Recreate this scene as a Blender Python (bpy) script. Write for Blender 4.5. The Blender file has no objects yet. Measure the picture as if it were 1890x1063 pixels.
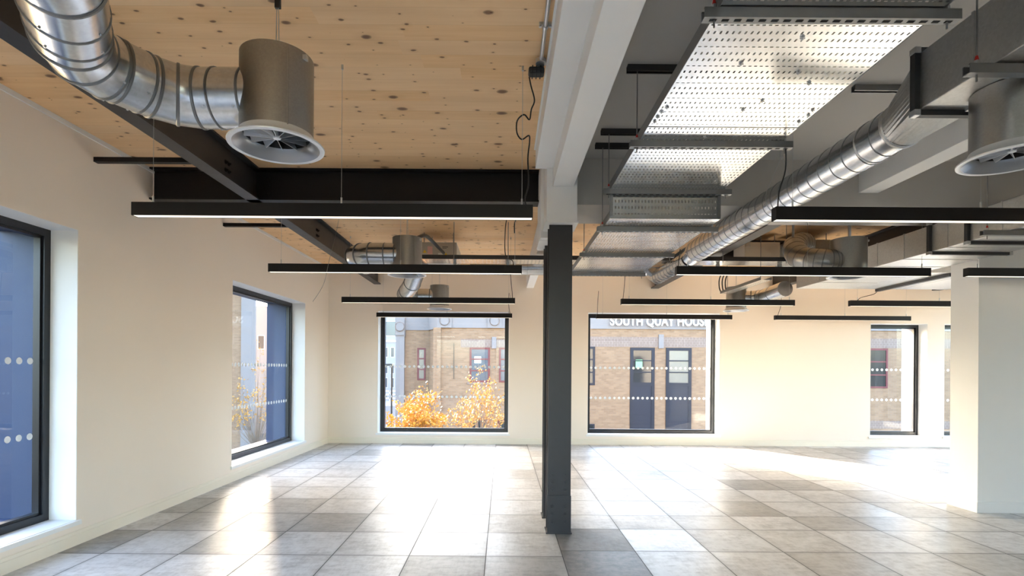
import bpy, math, random
from mathutils import Vector, Matrix
random.seed(7)
PI = math.pi
S = bpy.context.scene
COL = S.collection

# ------------------------------------------------------------------ helpers
class MB:
    """collects verts and faces, then links them as one mesh object"""
    def __init__(s): s.v = []; s.f = []
    def add(s, vs, fs):
        o = len(s.v); s.v += [tuple(v) for v in vs]; s.f += [tuple(o + i for i in f) for f in fs]; return s
    def box(s, x0, x1, y0, y1, z0, z1):
        vs = [(x0,y0,z0),(x1,y0,z0),(x1,y1,z0),(x0,y1,z0),(x0,y0,z1),(x1,y0,z1),(x1,y1,z1),(x0,y1,z1)]
        return s.add(vs, [(3,2,1,0),(4,5,6,7),(0,1,5,4),(1,2,6,5),(2,3,7,6),(3,0,4,7)])
    def tube(s, pts, r, n=12, caps=True):
        P = [Vector(p) for p in pts]; m = len(P)
        R = r if isinstance(r, (list, tuple)) else [r] * m
        T = []
        for i in range(m):
            a = (P[i] - P[i-1]).normalized() if i else None
            b = (P[i+1] - P[i]).normalized() if i < m-1 else None
            T.append((a + b).normalized() if a and b else (a or b))
        ref = Vector((0,0,1)) if abs(T[0].z) < .9 else Vector((1,0,0))
        u = (ref - T[0] * ref.dot(T[0])).normalized()
        vs = []; fs = []
        for i in range(m):
            u = (u - T[i] * u.dot(T[i])).normalized(); w = T[i].cross(u)
            for k in range(n):
                a = 2*PI*k/n
                vs.append(P[i] + (u*math.cos(a) + w*math.sin(a)) * R[i])
        for i in range(m-1):
            for k in range(n):
                k2 = (k+1) % n
                fs.append((i*n+k, i*n+k2, (i+1)*n+k2, (i+1)*n+k))
        if caps:
            fs.append(tuple(range(n-1, -1, -1))); fs.append(tuple((m-1)*n+k for k in range(n)))
        return s.add(vs, fs)
    def lathe(s, prof, c=(0,0,0), n=40, closed=False):
        vs = []; fs = []; m = len(prof)
        for (r, z) in prof:
            for k in range(n):
                a = 2*PI*k/n
                vs.append((c[0]+r*math.cos(a), c[1]+r*math.sin(a), c[2]+z))
        for i in range(m if closed else m-1):
            j = (i+1) % m
            for k in range(n):
                k2 = (k+1) % n
                fs.append((i*n+k, i*n+k2, j*n+k2, j*n+k))
        return s.add(vs, fs)
    def prism(s, poly, axis, a0, a1):
        """extrude a 2-D polygon along an axis ('x','y','z')"""
        n = len(poly)
        def p(q, a): return {'x': (a,q[0],q[1]), 'y': (q[0],a,q[1]), 'z': (q[0],q[1],a)}[axis]
        vs = [p(q,a0) for q in poly] + [p(q,a1) for q in poly]
        fs = [tuple(range(n-1,-1,-1)), tuple(range(n,2*n))] + [(i,(i+1)%n,n+(i+1)%n,n+i) for i in range(n)]
        return s.add(vs, fs)
    def build(s, name, mat, parent=None, smooth=False, bevel=0):
        me = bpy.data.meshes.new(name); me.from_pydata(s.v, [], s.f)
        import bmesh
        bm = bmesh.new(); bm.from_mesh(me); bmesh.ops.recalc_face_normals(bm, faces=bm.faces); bm.to_mesh(me); bm.free()
        o = bpy.data.objects.new(name, me); COL.objects.link(o)
        me.materials.append(mat)
        if smooth:
            me.polygons.foreach_set('use_smooth', [True]*len(me.polygons))
            try: me.set_sharp_from_angle(angle=math.radians(38))
            except Exception: pass
        if bevel:
            b = o.modifiers.new('bevel', 'BEVEL'); b.width = bevel; b.segments = 2; b.limit_method = 'ANGLE'
        if parent is not None:
            o.parent = parent
            o.matrix_parent_inverse = Matrix.Translation(parent.location).inverted() if parent.rotation_euler.z == 0 else Matrix()
        return o

def tag(o, label, cat, group=None):
    o['label'] = label; o['category'] = cat
    if group: o['group'] = group
    return o
def thing(name, label, cat, loc=(0,0,0), group=None):
    o = bpy.data.objects.new(name, None); COL.objects.link(o); o.location = loc
    o.empty_display_size = .1
    return tag(o, label, cat, group)
def struct(o): o['kind'] = 'structure'; return o

# ------------------------------------------------------------------ materials
def new_mat(name):
    m = bpy.data.materials.new(name); m.use_nodes = True
    nt = m.node_tree; nt.nodes.clear()
    out = nt.nodes.new('ShaderNodeOutputMaterial')
    return m, nt, out
class NT:
    def __init__(s, nt): s.nt = nt
    def n(s, t, **kw):
        x = s.nt.nodes.new(t)
        for k, v in kw.items(): setattr(x, k, v)
        return x
    def l(s, a, b): s.nt.links.new(a, b)
    def val(s, sock, v):
        if hasattr(v, 'is_linked') or isinstance(v, bpy.types.NodeSocket): s.l(v, sock)
        else: sock.default_value = v
    def math(s, op, a, b=None, c=None):
        x = s.n('ShaderNodeMath', operation=op)
        s.val(x.inputs[0], a)
        if b is not None: s.val(x.inputs[1], b)
        if c is not None: s.val(x.inputs[2], c)
        return x.outputs[0]
    def mix(s, f, a, b, mode='MIX'):
        x = s.n('ShaderNodeMix', data_type='RGBA', blend_type=mode)
        s.val(x.inputs[0], f); s.val(x.inputs[6], a); s.val(x.inputs[7], b)
        return x.outputs[2]
    def ramp(s, f, stops):
        x = s.n('ShaderNodeValToRGB'); e = x.color_ramp.elements
        while len(e) < len(stops): e.new(.5)
        for i, (p, c) in enumerate(stops): e[i].position = p; e[i].color = c
        s.val(x.inputs[0], f); return x.outputs[0]
    def noise(s, vec, scale, detail=3, rough=.5):
        x = s.n('ShaderNodeTexNoise'); x.inputs['Scale'].default_value = scale
        x.inputs['Detail'].default_value = detail; x.inputs['Roughness'].default_value = rough
        s.l(vec, x.inputs['Vector']); return x.outputs['Fac']
    def coords(s):
        t = s.n('ShaderNodeTexCoord'); sp = s.n('ShaderNodeSeparateXYZ'); s.l(t.outputs['Object'], sp.inputs[0])
        return t.outputs['Object'], sp.outputs[0], sp.outputs[1], sp.outputs[2]
    def comb(s, x, y, z=0.0):
        c = s.n('ShaderNodeCombineXYZ'); s.val(c.inputs[0], x); s.val(c.inputs[1], y); s.val(c.inputs[2], z); return c.outputs[0]
    def white(s, vec):
        x = s.n('ShaderNodeTexWhiteNoise', noise_dimensions='3D'); s.l(vec, x.inputs['Vector']); return x.outputs['Value']
    def bsdf(s, out, base, rough, metal=0.0, spec=.5, bump=None, bstr=.1, bdist=.01):
        b = s.n('ShaderNodeBsdfPrincipled')
        s.val(b.inputs['Base Color'], base); s.val(b.inputs['Roughness'], rough); s.val(b.inputs['Metallic'], metal)
        b.inputs['Specular IOR Level'].default_value = spec
        if bump is not None:
            bp = s.n('ShaderNodeBump'); bp.inputs['Strength'].default_value = bstr; bp.inputs['Distance'].default_value = bdist
            s.l(bump, bp.inputs['Height']); s.l(bp.outputs[0], b.inputs['Normal'])
        if out is not None: s.l(b.outputs[0], out.inputs[0])
        return b
def C(r, g, b): return (r, g, b, 1)
def plain(name, col, rough=.5, metal=0.0, spec=.5, var=.05, scale=6, bstr=0.0):
    m, nt, out = new_mat(name); N = NT(nt); v, x, y, z = N.coords()
    f = N.noise(v, scale, 4)
    c = N.mix(f, C(*[k*(1-var) for k in col]), C(*[min(1,k*(1+var)) for k in col]))
    r = N.math('ADD', N.math('MULTIPLY', f, .12), max(0.02, rough-.06))
    N.bsdf(out, c, r, metal, spec, bump=f if bstr else None, bstr=bstr)
    return m
def emit(name, col, st):
    m, nt, out = new_mat(name); N = NT(nt); e = N.n('ShaderNodeEmission'); e.inputs[0].default_value = C(*col); e.inputs[1].default_value = st
    N.l(e.outputs[0], out.inputs[0]); return m

LAMP = .9
M_paint = plain('cream_wall_paint', (.88,.785,.675), .75, var=.02, scale=1.3)
M_reveal = plain('white_reveal_paint', (.84,.83,.81), .5, var=.01)
M_skirt = plain('cream_skirting_paint', (.86,.785,.66), .45, var=.02)
M_white = plain('white_boarding_paint', (.84,.825,.80), .7, var=.02)
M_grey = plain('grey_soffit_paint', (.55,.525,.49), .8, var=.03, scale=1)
M_steel_dark = plain('dark_painted_steel', (.027,.0245,.028), .42, var=.15, scale=14)
M_beam_dark = plain('charcoal_beam_paint', (.028,.026,.027), .45, var=.12, scale=9)
M_black = plain('black_anodised_metal', (.0075,.0062,.0066), .5, spec=.3, var=.1, scale=20)
M_frame = plain('black_window_frame', (.008,.009,.013), .35, var=.1)
M_blue = plain('dark_blue_metal_panel', (.003,.024,.085), .5, .05, var=.04)
M_rubber = plain('black_rubber', (.012,.012,.013), .5, var=.1)
M_alu = plain('matt_aluminium_paint', (.70,.71,.73), .38, .25, var=.03)
M_bowl = plain('shaded_bowl_aluminium', (.30,.31,.33), .3, .7, var=.04)  # aluminium darkened so the bowl's shade sits in its colour
M_vane = plain('grey_vane_paint', (.42,.43,.45), .4, .2, var=.05)
M_cavity = plain('dark_hollow_shade', (.02,.02,.021), .9)  # near-black stands in for shade inside diffusers and strut slots
M_zinc = plain('zinc_plated_steel', (.55,.56,.57), .32, .9, var=.1, scale=30)
M_strut = plain('galvanised_channel', (.27,.275,.275), .42, .85, var=.15, scale=20)  # galvanised grey darkened to carry the shade of the struts' unlit side
M_ring = plain('dull_duct_joint', (.20,.205,.21), .4, .85)
M_channel_dark = plain('dark_ceiling_channel', (.05,.05,.052), .45, .5)
M_red = plain('red_plastic', (.45,.02,.015), .4)
M_glass_dot = plain('frosted_dot_film', (.80,.82,.85), .7)
M_unit = plain('grey_unit_casing', (.50,.48,.44), .5, .2, var=.06)
M_cream_unit = plain('cream_unit_casing', (.62,.56,.47), .6, var=.04)
M_label_white = plain('white_label', (.8,.8,.78), .5)
M_label_pink = plain('pink_label', (.8,.5,.47), .5)
M_label_yellow = plain('yellow_label', (.8,.55,.03), .5)
M_label_grey = plain('grey_label', (.5,.48,.43), .5)
M_print = plain('dark_print', (.05,.05,.05), .6)
M_lamp = emit('lit_lamp_diffuser', (1,.86,.66), LAMP)

def galvanised(name, base=(.62,.635,.65), rough=.26, sc=80, cells=.06):
    m, nt, out = new_mat(name); N = NT(nt); v, x, y, z = N.coords()
    vo = N.n('ShaderNodeTexVoronoi'); vo.inputs['Scale'].default_value = sc; N.l(v, vo.inputs['Vector'])
    sp = N.n('ShaderNodeSeparateColor'); N.l(vo.outputs['Color'], sp.inputs[0])
    ns = N.noise(v, 2.5, 3)
    c = N.mix(sp.outputs[0], C(*[k*(1-cells) for k in base]), C(*[min(1,k*(1+cells)) for k in base]))
    c = N.mix(N.math('MULTIPLY', ns, .2), c, C(*[k*.75 for k in base]))
    r = N.math('ADD', N.math('MULTIPLY', ns, .05), rough)
    N.bsdf(out, c, r, 1.0, .5)
    return m
M_galv = galvanised('galvanised_duct_steel', (.56,.58,.61), .22)
M_galv_dull = galvanised('dull_galvanised_steel', (.60,.60,.59), .40)
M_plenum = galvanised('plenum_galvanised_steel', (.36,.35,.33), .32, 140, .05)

def perforated(name, ax, ay, base=(.80,.81,.81), pu=.027, pv=.051):
    """bright sheet with rows of slots cut through"""
    m, nt, out = new_mat(name); N = NT(nt); v, x, y, z = N.coords()
    d = {'x': x, 'y': y, 'z': z}; a = d[ax]; b = d[ay]
    uu = N.math('DIVIDE', a, pu); vv = N.math('DIVIDE', b, pv)
    row = N.math('MODULO', N.math('ADD', N.math('FLOOR', vv), 300), 3)
    du = N.math('ABSOLUTE', N.math('SUBTRACT', N.math('FRACT', N.math('ADD', uu, 100)), .5))
    dv = N.math('ABSOLUTE', N.math('SUBTRACT', N.math('FRACT', N.math('ADD', vv, 100)), .5))
    du = N.math('MULTIPLY', du, pu); dv = N.math('MULTIPLY', dv, pv)
    A = N.math('MULTIPLY', N.math('LESS_THAN', du, .0042), N.math('LESS_THAN', dv, .0098))
    B = N.math('MULTIPLY', N.math('LESS_THAN', du, .0070), N.math('LESS_THAN', dv, .0034))
    isB = N.math('GREATER_THAN', row, 1.5)
    hole = N.math('ADD', N.math('MULTIPLY', isB, B), N.math('MULTIPLY', N.math('SUBTRACT', 1.0, isB), A))
    ns = N.noise(v, 9, 4)
    c = N.mix(ns, C(*[k*.9 for k in base]), C(*[min(1,k*1.06) for k in base]))
    bs = N.bsdf(None, c, N.math('ADD', N.math('MULTIPLY', ns, .12), .14), 1.0)
    tr = N.n('ShaderNodeBsdfTransparent'); mx = N.n('ShaderNodeMixShader')
    N.l(hole, mx.inputs[0]); N.l(bs.outputs[0], mx.inputs[1]); N.l(tr.outputs[0], mx.inputs[2]); N.l(mx.outputs[0], out.inputs[0])
    return m
M_perf_xy = perforated('perforated_tray_sheet', 'x', 'y')
M_perf_xz = perforated('perforated_drop_sheet', 'x', 'z', (.50,.54,.56))
M_perf_yx = perforated('perforated_cross_tray_sheet', 'y', 'x')
M_perf_rail = perforated('perforated_tray_rail', 'y', 'z', (.5,.5,.5), .03, .02)

def glass():
    m, nt, out = new_mat('window_glass'); N = NT(nt)
    g = N.n('ShaderNodeBsdfGlossy'); g.inputs['Roughness'].default_value = .01
    t = N.n('ShaderNodeBsdfTransparent'); t.inputs[0].default_value = C(.93,.95,.96)
    f = N.n('ShaderNodeFresnel'); f.inputs['IOR'].default_value = 1.45
    mx = N.n('ShaderNodeMixShader'); N.l(f.outputs[0], mx.inputs[0]); N.l(t.outputs[0], mx.inputs[1]); N.l(g.outputs[0], mx.inputs[2]); N.l(mx.outputs[0], out.inputs[0])
    return m
M_glass = glass()

def wood():
    m, nt, out = new_mat('knotty_spruce_boarding'); N = NT(nt); v, x, y, z = N.coords()
    pl = N.math('FLOOR', N.math('DIVIDE', y, .145))
    off = N.white(N.comb(pl, 3.1, 0.0))
    seg = N.math('FLOOR', N.math('ADD', N.math('DIVIDE', x, 2.3), N.math('MULTIPLY', off, 7.0)))
    rnd = N.white(N.comb(pl, seg, 1.7))
    gv = N.comb(N.math('MULTIPLY', x, .9), N.math('MULTIPLY', y, 17), N.math('MULTIPLY', rnd, 9))
    grain = N.noise(gv, 2.2, 5, .6)
    broad = N.noise(N.comb(N.math('MULTIPLY', x, .5), N.math('MULTIPLY', y, 4), rnd), 1.5, 3)
    c = N.mix(grain, C(.74,.42,.185), C(.94,.64,.34))
    c = N.mix(N.math('MULTIPLY', rnd, .55), c, C(.90,.66,.42))
    c = N.mix(N.math('MULTIPLY', N.math('MULTIPLY', broad, broad), .8), c, C(.60,.35,.16))
    # knots: elongated dark ellipses, size by cell, some cells empty
    for sc, lo, hi, seed in ((4.3, .02, .125, 0.0), (9.0, .0, .11, 5.3)):
        kv = N.comb(N.math('MULTIPLY', x, .62), N.math('ADD', y, seed), seed)
        warp = N.noise(kv, 14, 2)
        kv2 = N.comb(N.math('ADD', N.math('MULTIPLY', x, .62), N.math('MULTIPLY', warp, .02)), N.math('ADD', y, N.math('ADD', seed, N.math('MULTIPLY', warp, .012))), 0.0)
        vo = N.n('ShaderNodeTexVoronoi', voronoi_dimensions='2D'); vo.inputs['Scale'].default_value = sc; N.l(kv2, vo.inputs['Vector'])
        sp = N.n('ShaderNodeSeparateColor'); N.l(vo.outputs['Color'], sp.inputs[0])
        size = N.math('MULTIPLY', N.math('MAXIMUM', N.math('SUBTRACT', sp.outputs[0], .35), 0.0), hi/.65)
        k = N.math('DIVIDE', vo.outputs['Distance'], N.math('ADD', size, .002))
        halo = N.math('SUBTRACT', 1.0, N.math('MINIMUM', N.math('DIVIDE', k, 2.6), 1.0))
        c = N.mix(N.math('MULTIPLY', halo, .3), c, C(.45,.22,.09))
        core = N.math('SUBTRACT', 1.0, N.math('MINIMUM', N.math('POWER', k, 4.0), 1.0))
        c = N.mix(N.math('MULTIPLY', core, .85), c, C(.12,.045,.022))
    fy = N.math('ABSOLUTE', N.math('SUBTRACT', N.math('FRACT', N.math('DIVIDE', y, .145)), .5))
    gap = N.math('MULTIPLY', N.math('GREATER_THAN', fy, .494), N.math('ADD', .15, N.math('MULTIPLY', off, .35)))
    c = N.mix(gap, c, C(.25,.12,.05))
    N.bsdf(out, c, .55, 0.0, .35, bump=grain, bstr=.05)
    return m
M_wood = wood()

def floor_mat():
    m, nt, out = new_mat('worn_access_floor_tiles'); N = NT(nt); v, x, y, z = N.coords()
    right = N.math('MULTIPLY', N.math('GREATER_THAN', x, .478), N.math('LESS_THAN', y, 5.4))
    ys = N.math('SUBTRACT', y, N.math('MULTIPLY', right, .139))
    tx = N.math('DIVIDE', N.math('ADD', x, .122), .6); ty = N.math('DIVIDE', N.math('SUBTRACT', ys, 5.4), .6)
    cell = N.comb(N.math('FLOOR', tx), N.math('FLOOR', ty), N.math('MULTIPLY', right, 3.7))
    rnd = N.white(cell)
    rnd2 = N.white(N.comb(N.math('FLOOR', ty), N.math('FLOOR', tx), 8.8))
    ex = N.math('ABSOLUTE', N.math('SUBTRACT', N.math('FRACT', tx), .5)); ey = N.math('ABSOLUTE', N.math('SUBTRACT', N.math('FRACT', ty), .5))
    e = N.math('MAXIMUM', ex, ey)
    joint = N.math('GREATER_THAN', e, .4948)
    extra = N.math('MULTIPLY', N.math('GREATER_THAN', x, .478), N.math('LESS_THAN', N.math('ABSOLUTE', N.math('SUBTRACT', y, 5.4)), .003))
    joint = N.math('MAXIMUM', joint, extra)
    off = N.n('ShaderNodeVectorMath', operation='SCALE'); N.l(cell, off.inputs[0]); off.inputs['Scale'].default_value = 3.7
    vv = N.n('ShaderNodeVectorMath', operation='ADD'); N.l(v, vv.inputs[0]); N.l(off.outputs[0], vv.inputs[1]); vv = vv.outputs[0]
    n1 = N.noise(vv, 3.2, 7, .68); n2 = N.noise(vv, 17, 6, .7); n3 = N.noise(vv, 60, 3, .6)
    sx = N.n('ShaderNodeSeparateXYZ'); N.l(vv, sx.inputs[0])
    streak = N.noise(N.comb(N.math('MULTIPLY', sx.outputs[0], 2.5), N.math('MULTIPLY', sx.outputs[1], 11), 0.0), 2.0, 5, .65)
    scr = N.noise(N.comb(N.math('MULTIPLY', sx.outputs[0], 22), N.math('MULTIPLY', sx.outputs[1], 3), 0.0), 2.0, 4, .7)
    dirt = N.math('ADD', N.math('MULTIPLY', n1, .36), N.math('ADD', N.math('MULTIPLY', n2, .28), N.math('ADD', N.math('MULTIPLY', streak, .22), N.math('MULTIPLY', scr, .14))))
    c = N.ramp(dirt, [(.30, C(.15,.136,.12)), (.42, C(.43,.41,.385)), (.53, C(.62,.605,.58)), (.70, C(.74,.73,.715))])
    tone = N.ramp(rnd, [(0, C(.50,.48,.46)), (.12, C(.74,.72,.69)), (.4, C(.93,.92,.91)), (1, C(1.08,1.08,1.09))])
    c = N.mix(1.0, c, tone, 'MULTIPLY')
    # two much dirtier brown tiles beside the column
    dx = N.math('MULTIPLY', N.math('GREATER_THAN', x, .478), N.math('LESS_THAN', x, 1.078))
    dy = N.math('MULTIPLY', N.math('GREATER_THAN', y, 3.739), N.math('LESS_THAN', y, 4.339))
    dy2 = N.math('MULTIPLY', N.math('GREATER_THAN', y, 4.339), N.math('LESS_THAN', y, 4.939))
    brown = N.ramp(n2, [(.3, C(.022,.016,.012)), (.7, C(.13,.10,.078))])
    c = N.mix(N.math('MULTIPLY', N.math('MULTIPLY', dx, dy), .9), c, brown)
    c = N.mix(N.math('MULTIPLY', N.math('MULTIPLY', dx, dy2), N.math('MULTIPLY', n1, .8)), c, brown)
    # grime gathers along the tile edges
    edge = N.math('MULTIPLY', N.math('POWER', N.math('MULTIPLY', e, 2.0), 16.0), N.math('MULTIPLY', n2, .75))
    c = N.mix(edge, c, C(.09,.08,.07))
    c = N.mix(N.math('MULTIPLY', joint, .92), c, C(.022,.02,.018))
    r = N.math('ADD', .22, N.math('ADD', N.math('MULTIPLY', N.math('SUBTRACT', 1.0, dirt), .20), N.math('MULTIPLY', rnd2, .14)))
    r = N.math('ADD', r, N.math('MULTIPLY', joint, .4))
    N.bsdf(out, c, r, 0.0, .5, bump=N.math('SUBTRACT', N.math('MULTIPLY', n3, .15), N.math('MULTIPLY', joint, 1.0)), bstr=.12, bdist=.004)
    return m
M_floor = floor_mat()

def brick(name, ca, cb, mort, vertical=False, bw=.225, bh=.075, flip=False):
    m, nt, out = new_mat(name); N = NT(nt); v, x, y, z = N.coords()
    a = N.math('ADD', x, N.math('MULTIPLY', y, .83))
    vec = N.comb(z, a) if vertical else N.comb(a, z)
    b = N.n('ShaderNodeTexBrick'); N.l(vec, b.inputs['Vector'])
    b.inputs['Scale'].default_value = 1.0; b.inputs['Brick Width'].default_value = bw; b.inputs['Row Height'].default_value = bh
    b.inputs['Mortar Size'].default_value = .007; b.inputs['Color1'].default_value = C(*ca); b.inputs['Color2'].default_value = C(*cb); b.inputs['Mortar'].default_value = C(*mort)
    b.inputs['Mortar Smooth'].default_value = .2
    ns = N.noise(v, 1.2, 5)
    c = N.mix(N.math('MULTIPLY', ns, .35), b.outputs[0], C(ca[0]*.6, ca[1]*.58, ca[2]*.55))
    N.bsdf(out, c, .85, 0.0, .2)
    return m
M_brick = brick('buff_brickwork', (.285,.178,.106), (.215,.13,.076), (.235,.18,.135))
M_soldier = brick('pale_soldier_brickwork', (.27,.205,.17), (.235,.175,.145), (.11,.075,.06), True, .215, .075)
M_stone = plain('pale_dressed_stone', (.20,.178,.17), .8, var=.08, scale=2)
M_office = plain('pale_office_cladding', (.33,.335,.345), .6, var=.06, scale=.6)
M_redframe = plain('maroon_window_frame', (.11,.010,.013), .5)
M_blueframe = plain('navy_door_frame', (.007,.009,.019), .5, spec=.3)
M_bluepanel = plain('navy_door_panel', (.009,.0115,.024), .5, spec=.3, var=.08)
M_dark_pane = plain('dark_window_pane', (.018,.021,.024), .08, 0.0, .3)
M_grey_pane = plain('grey_blind_pane', (.15,.135,.115), .15, 0.0, .7)
M_blind_pane = plain('blue_grey_blind_pane', (.05,.068,.09), .15, 0.0, .7)
M_office_pane = plain('office_window_pane', (.05,.07,.09), .1, 0.0, .8)
M_letter = plain('pale_metal_letters', (.80,.76,.68), .4, .1)
M_road = plain('asphalt', (.07,.07,.072), .85, var=.2, scale=4)
M_bark = plain('tree_bark', (.20,.15,.11), .9, var=.2)
M_leaf_gold = plain('golden_leaves', (.50,.225,.014), .6, var=.35, scale=3)
M_leaf_pale = plain('pale_yellow_leaves', (.46,.235,.035), .6, var=.35, scale=3)
M_rail = plain('white_railing_paint', (.75,.76,.78), .5)

# ------------------------------------------------------------------ the room
FZ = 0.0; CZ = 3.41; YB = 10.47; YR = -4.5; XR = 10.3
LLOC = (-3.541, 0, 0); LROT = PI/2 - .0135           # left wall frame: local x runs along +Y, local y points outward
WT = .60                                              # wall thickness

def wall_mb(u0, u1, z0, z1, holes, t=WT):
    us = sorted({u0, u1, *[h[0] for h in holes], *[h[1] for h in holes]}); zs = sorted({z0, z1, *[h[2] for h in holes], *[h[3] for h in holes]})
    def solid(i, j):
        if not (0 <= i < len(us)-1 and 0 <= j < len(zs)-1): return False
        uc = (us[i]+us[i+1])/2; zc = (zs[j]+zs[j+1])/2
        return not any(h[0] < uc < h[1] and h[2] < zc < h[3] for h in holes)
    b = MB()
    for i in range(len(us)-1):
        for j in range(len(zs)-1):
            if not solid(i, j): continue
            a, c, d, e = us[i], us[i+1], zs[j], zs[j+1]
            b.add([(a,0,d),(c,0,d),(c,0,e),(a,0,e)], [(0,1,2,3)]); b.add([(a,t,d),(c,t,d),(c,t,e),(a,t,e)], [(3,2,1,0)])
            if not solid(i-1,j): b.add([(a,0,d),(a,t,d),(a,t,e),(a,0,e)], [(0,1,2,3)])
            if not solid(i+1,j): b.add([(c,0,d),(c,t,d),(c,t,e),(c,0,e)], [(3,2,1,0)])
            if not solid(i,j-1): b.add([(a,0,d),(c,0,d),(c,t,d),(a,t,d)], [(3,2,1,0)])
            if not solid(i,j+1): b.add([(a,0,e),(c,0,e),(c,t,e),(a,t,e)], [(0,1,2,3)])
    return b
def place(o, loc, rot): o.location = loc; o.rotation_euler = (0,0,rot); return o
def make_wall(name, loc, rot, u0, u1, holes, z0=-.05, z1=3.75):
    o = wall_mb(u0, u1, z0, z1, holes).build(name, M_paint); place(o, loc, rot); return struct(o)

WZ0, WZ1 = .20, 2.575
L_HOLES = [(-2.2,.2,WZ0,WZ1), (1.96,4.40,WZ0,WZ1), (6.85,9.28,WZ0,WZ1)]
B_HOLES = [(-2.435,.117,WZ0,WZ1), (1.657,4.22,WZ0,WZ1), (7.16,8.27,WZ0,2.40), (8.60,9.75,WZ0,2.40)]
R_ADDED_HOLES = [(-9.9,-6.6,.1,3.2), (-6.3,-3.0,.1,3.2)]  # unseen right wall windows, added to bring in daylight
N_ADDED_HOLES = [(-2.0,.4,.1,3.2), (.8,3.3,.1,3.2)]  # unseen rear windows, added and sized to light the left wall and ceiling
make_wall('wall_left', LLOC, LROT, YR, YB+.35, L_HOLES)
make_wall('wall_back', (0,YB,0), 0, -3.45, XR+.6, B_HOLES)
make_wall('wall_right', (XR,0,0), -PI/2, -YB-.5, -YR+.5, R_ADDED_HOLES)
make_wall('wall_rear', (0,YR,0), PI, -XR, 4.2, N_ADDED_HOLES)

def window(idx, loc, rot, h, dots=True, panel=True, vis=True):
    u0, u1, z0, z1 = h
    fw, f0, f1 = .062, .225, .30
    root = bpy.data.objects.new('window_%d' % idx, None); COL.objects.link(root); place(root, loc, rot); struct(root)
    def part(b, name, mat, **k):
        o = b.build(name, mat, None, **k); o.parent = root; return o
    b = MB()
    b.box(u0,u0+fw,f0,f1,z0,z1).box(u1-fw,u1,f0,f1,z0,z1).box(u0+fw,u1-fw,f0,f1,z0,z0+fw).box(u0+fw,u1-fw,f0,f1,z1-fw,z1)
    b.box(u0+fw,u0+fw+.018,f0+.02,f1,z0+fw,z1-fw).box(u1-fw-.018,u1-fw,f0+.02,f1,z0+fw,z1-fw).box(u0+fw,u1-fw,f0+.02,f1,z0+fw,z0+fw+.018).box(u0+fw,u1-fw,f0+.02,f1,z1-fw-.018,z1-fw)
    part(b, 'window_frame', M_frame)
    g = MB(); g.add([(u0+fw,.27,z0+fw),(u1-fw,.27,z0+fw),(u1-fw,.27,z1-fw),(u0+fw,.27,z1-fw)], [(0,1,2,3)]); part(g, 'glass_pane', M_glass)
    r = MB(); e = .004
    r.box(u0,u0+e,.002,f0,z0,z1).box(u1-e,u1,.002,f0,z0,z1).box(u0,u1,.002,f0,z1-e,z1)
    part(r, 'window_reveal', M_reveal)
    s = MB().box(u0-.03,u1+.03,-.022,0,z0-.035,z0).box(u0,u1,0,f0,z0-.001,z0+.004); part(s, 'window_sill', M_reveal)
    if dots:
        d = MB()
        for zc in (.90, 1.50):
            n = int((u1-u0-.2)/.094)
            for k in range(n+1):
                uc = (u0+u1)/2 + (k-n/2)*.094
                vs = [(uc+.027*math.cos(2*PI*i/14), .267, zc+.027*math.sin(2*PI*i/14)) for i in range(14)]
                d.add(vs, [tuple(range(14))])
        part(d, 'manifestation_dots', M_glass_dot)
    if panel:
        p = MB().box(u0,u0+.012,f1,WT+.06,z0,z1).box(u1-.012,u1,f1,WT+.06,z0,z1).box(u0,u1,f1,WT+.06,z1-.012,z1).box(u0,u1,f1,WT+.08,z0-.01,z0+.012)
        part(p, 'outer_lining_panel', M_blue)
    return root
window(1, LLOC, LROT, L_HOLES[1]); window(2, LLOC, LROT, L_HOLES[2])
window(3, (0,YB,0), 0, B_HOLES[0]); window(4, (0,YB,0), 0, B_HOLES[1]); window(5, (0,YB,0), 0, B_HOLES[2]); window(6, (0,YB,0), 0, B_HOLES[3])
k = 7
for h in [L_HOLES[0]]: window(k, LLOC, LROT, h); k += 1
for h in R_ADDED_HOLES: window(k, (XR,0,0), -PI/2, h, False, False); k += 1
for h in N_ADDED_HOLES: window(k, (0,YR,0), PI, h, False, False); k += 1

struct(MB().box(-4.4, XR+.6, YR-.6, YB+.6, -.12, 0).build('floor', M_floor))
struct(MB().box(-4.4, XR+.6, YR-.6, YB+.6, CZ, CZ+.2).build('ceiling', M_wood))
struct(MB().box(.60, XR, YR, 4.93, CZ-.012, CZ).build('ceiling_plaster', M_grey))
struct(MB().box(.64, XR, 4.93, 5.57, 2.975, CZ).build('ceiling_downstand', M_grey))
# skirting boards with a moulded top edge
def skirting(name, loc, rot, u0, u1):
    b = MB().prism([(0,0),(-.016,0),(-.016,.085),(-.011,.09),(-.011,.112),(-.006,.118),(0,.118)], 'x', u0, u1)
    o = b.build(name, M_skirt); place(o, loc, rot); struct(o)
skirting('baseboard_left', LLOC, LROT, YR, YB+.02); skirting('baseboard_back', (0,YB,0), 0, -3.42, XR)
skirting('baseboard_right', (XR,0,0), -PI/2, -YB, -YR); skirting('baseboard_rear', (0,YR,0), PI, -XR, 3.6)
# pale cornice strip where the left wall meets the boarding
o = MB().box(YR, YB+.02, -.012, 0, 3.372, CZ).build('trim_1', M_white); place(o, LLOC, LROT); struct(o)
# pillar by the right edge
PX0, PX1, PY0, PY1 = 4.955, 6.2, 5.60, 5.95
struct(MB().box(PX0, PX1, PY0, PY1, 0, CZ).build('wall_pillar', M_white))
b = MB()
for q in range(1):
    b.box(PX0-.018, PX1+.018, PY0-.018, PY1+.018, 0, .115)
struct(b.build('baseboard_pillar', M_white, bevel=.004))

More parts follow.
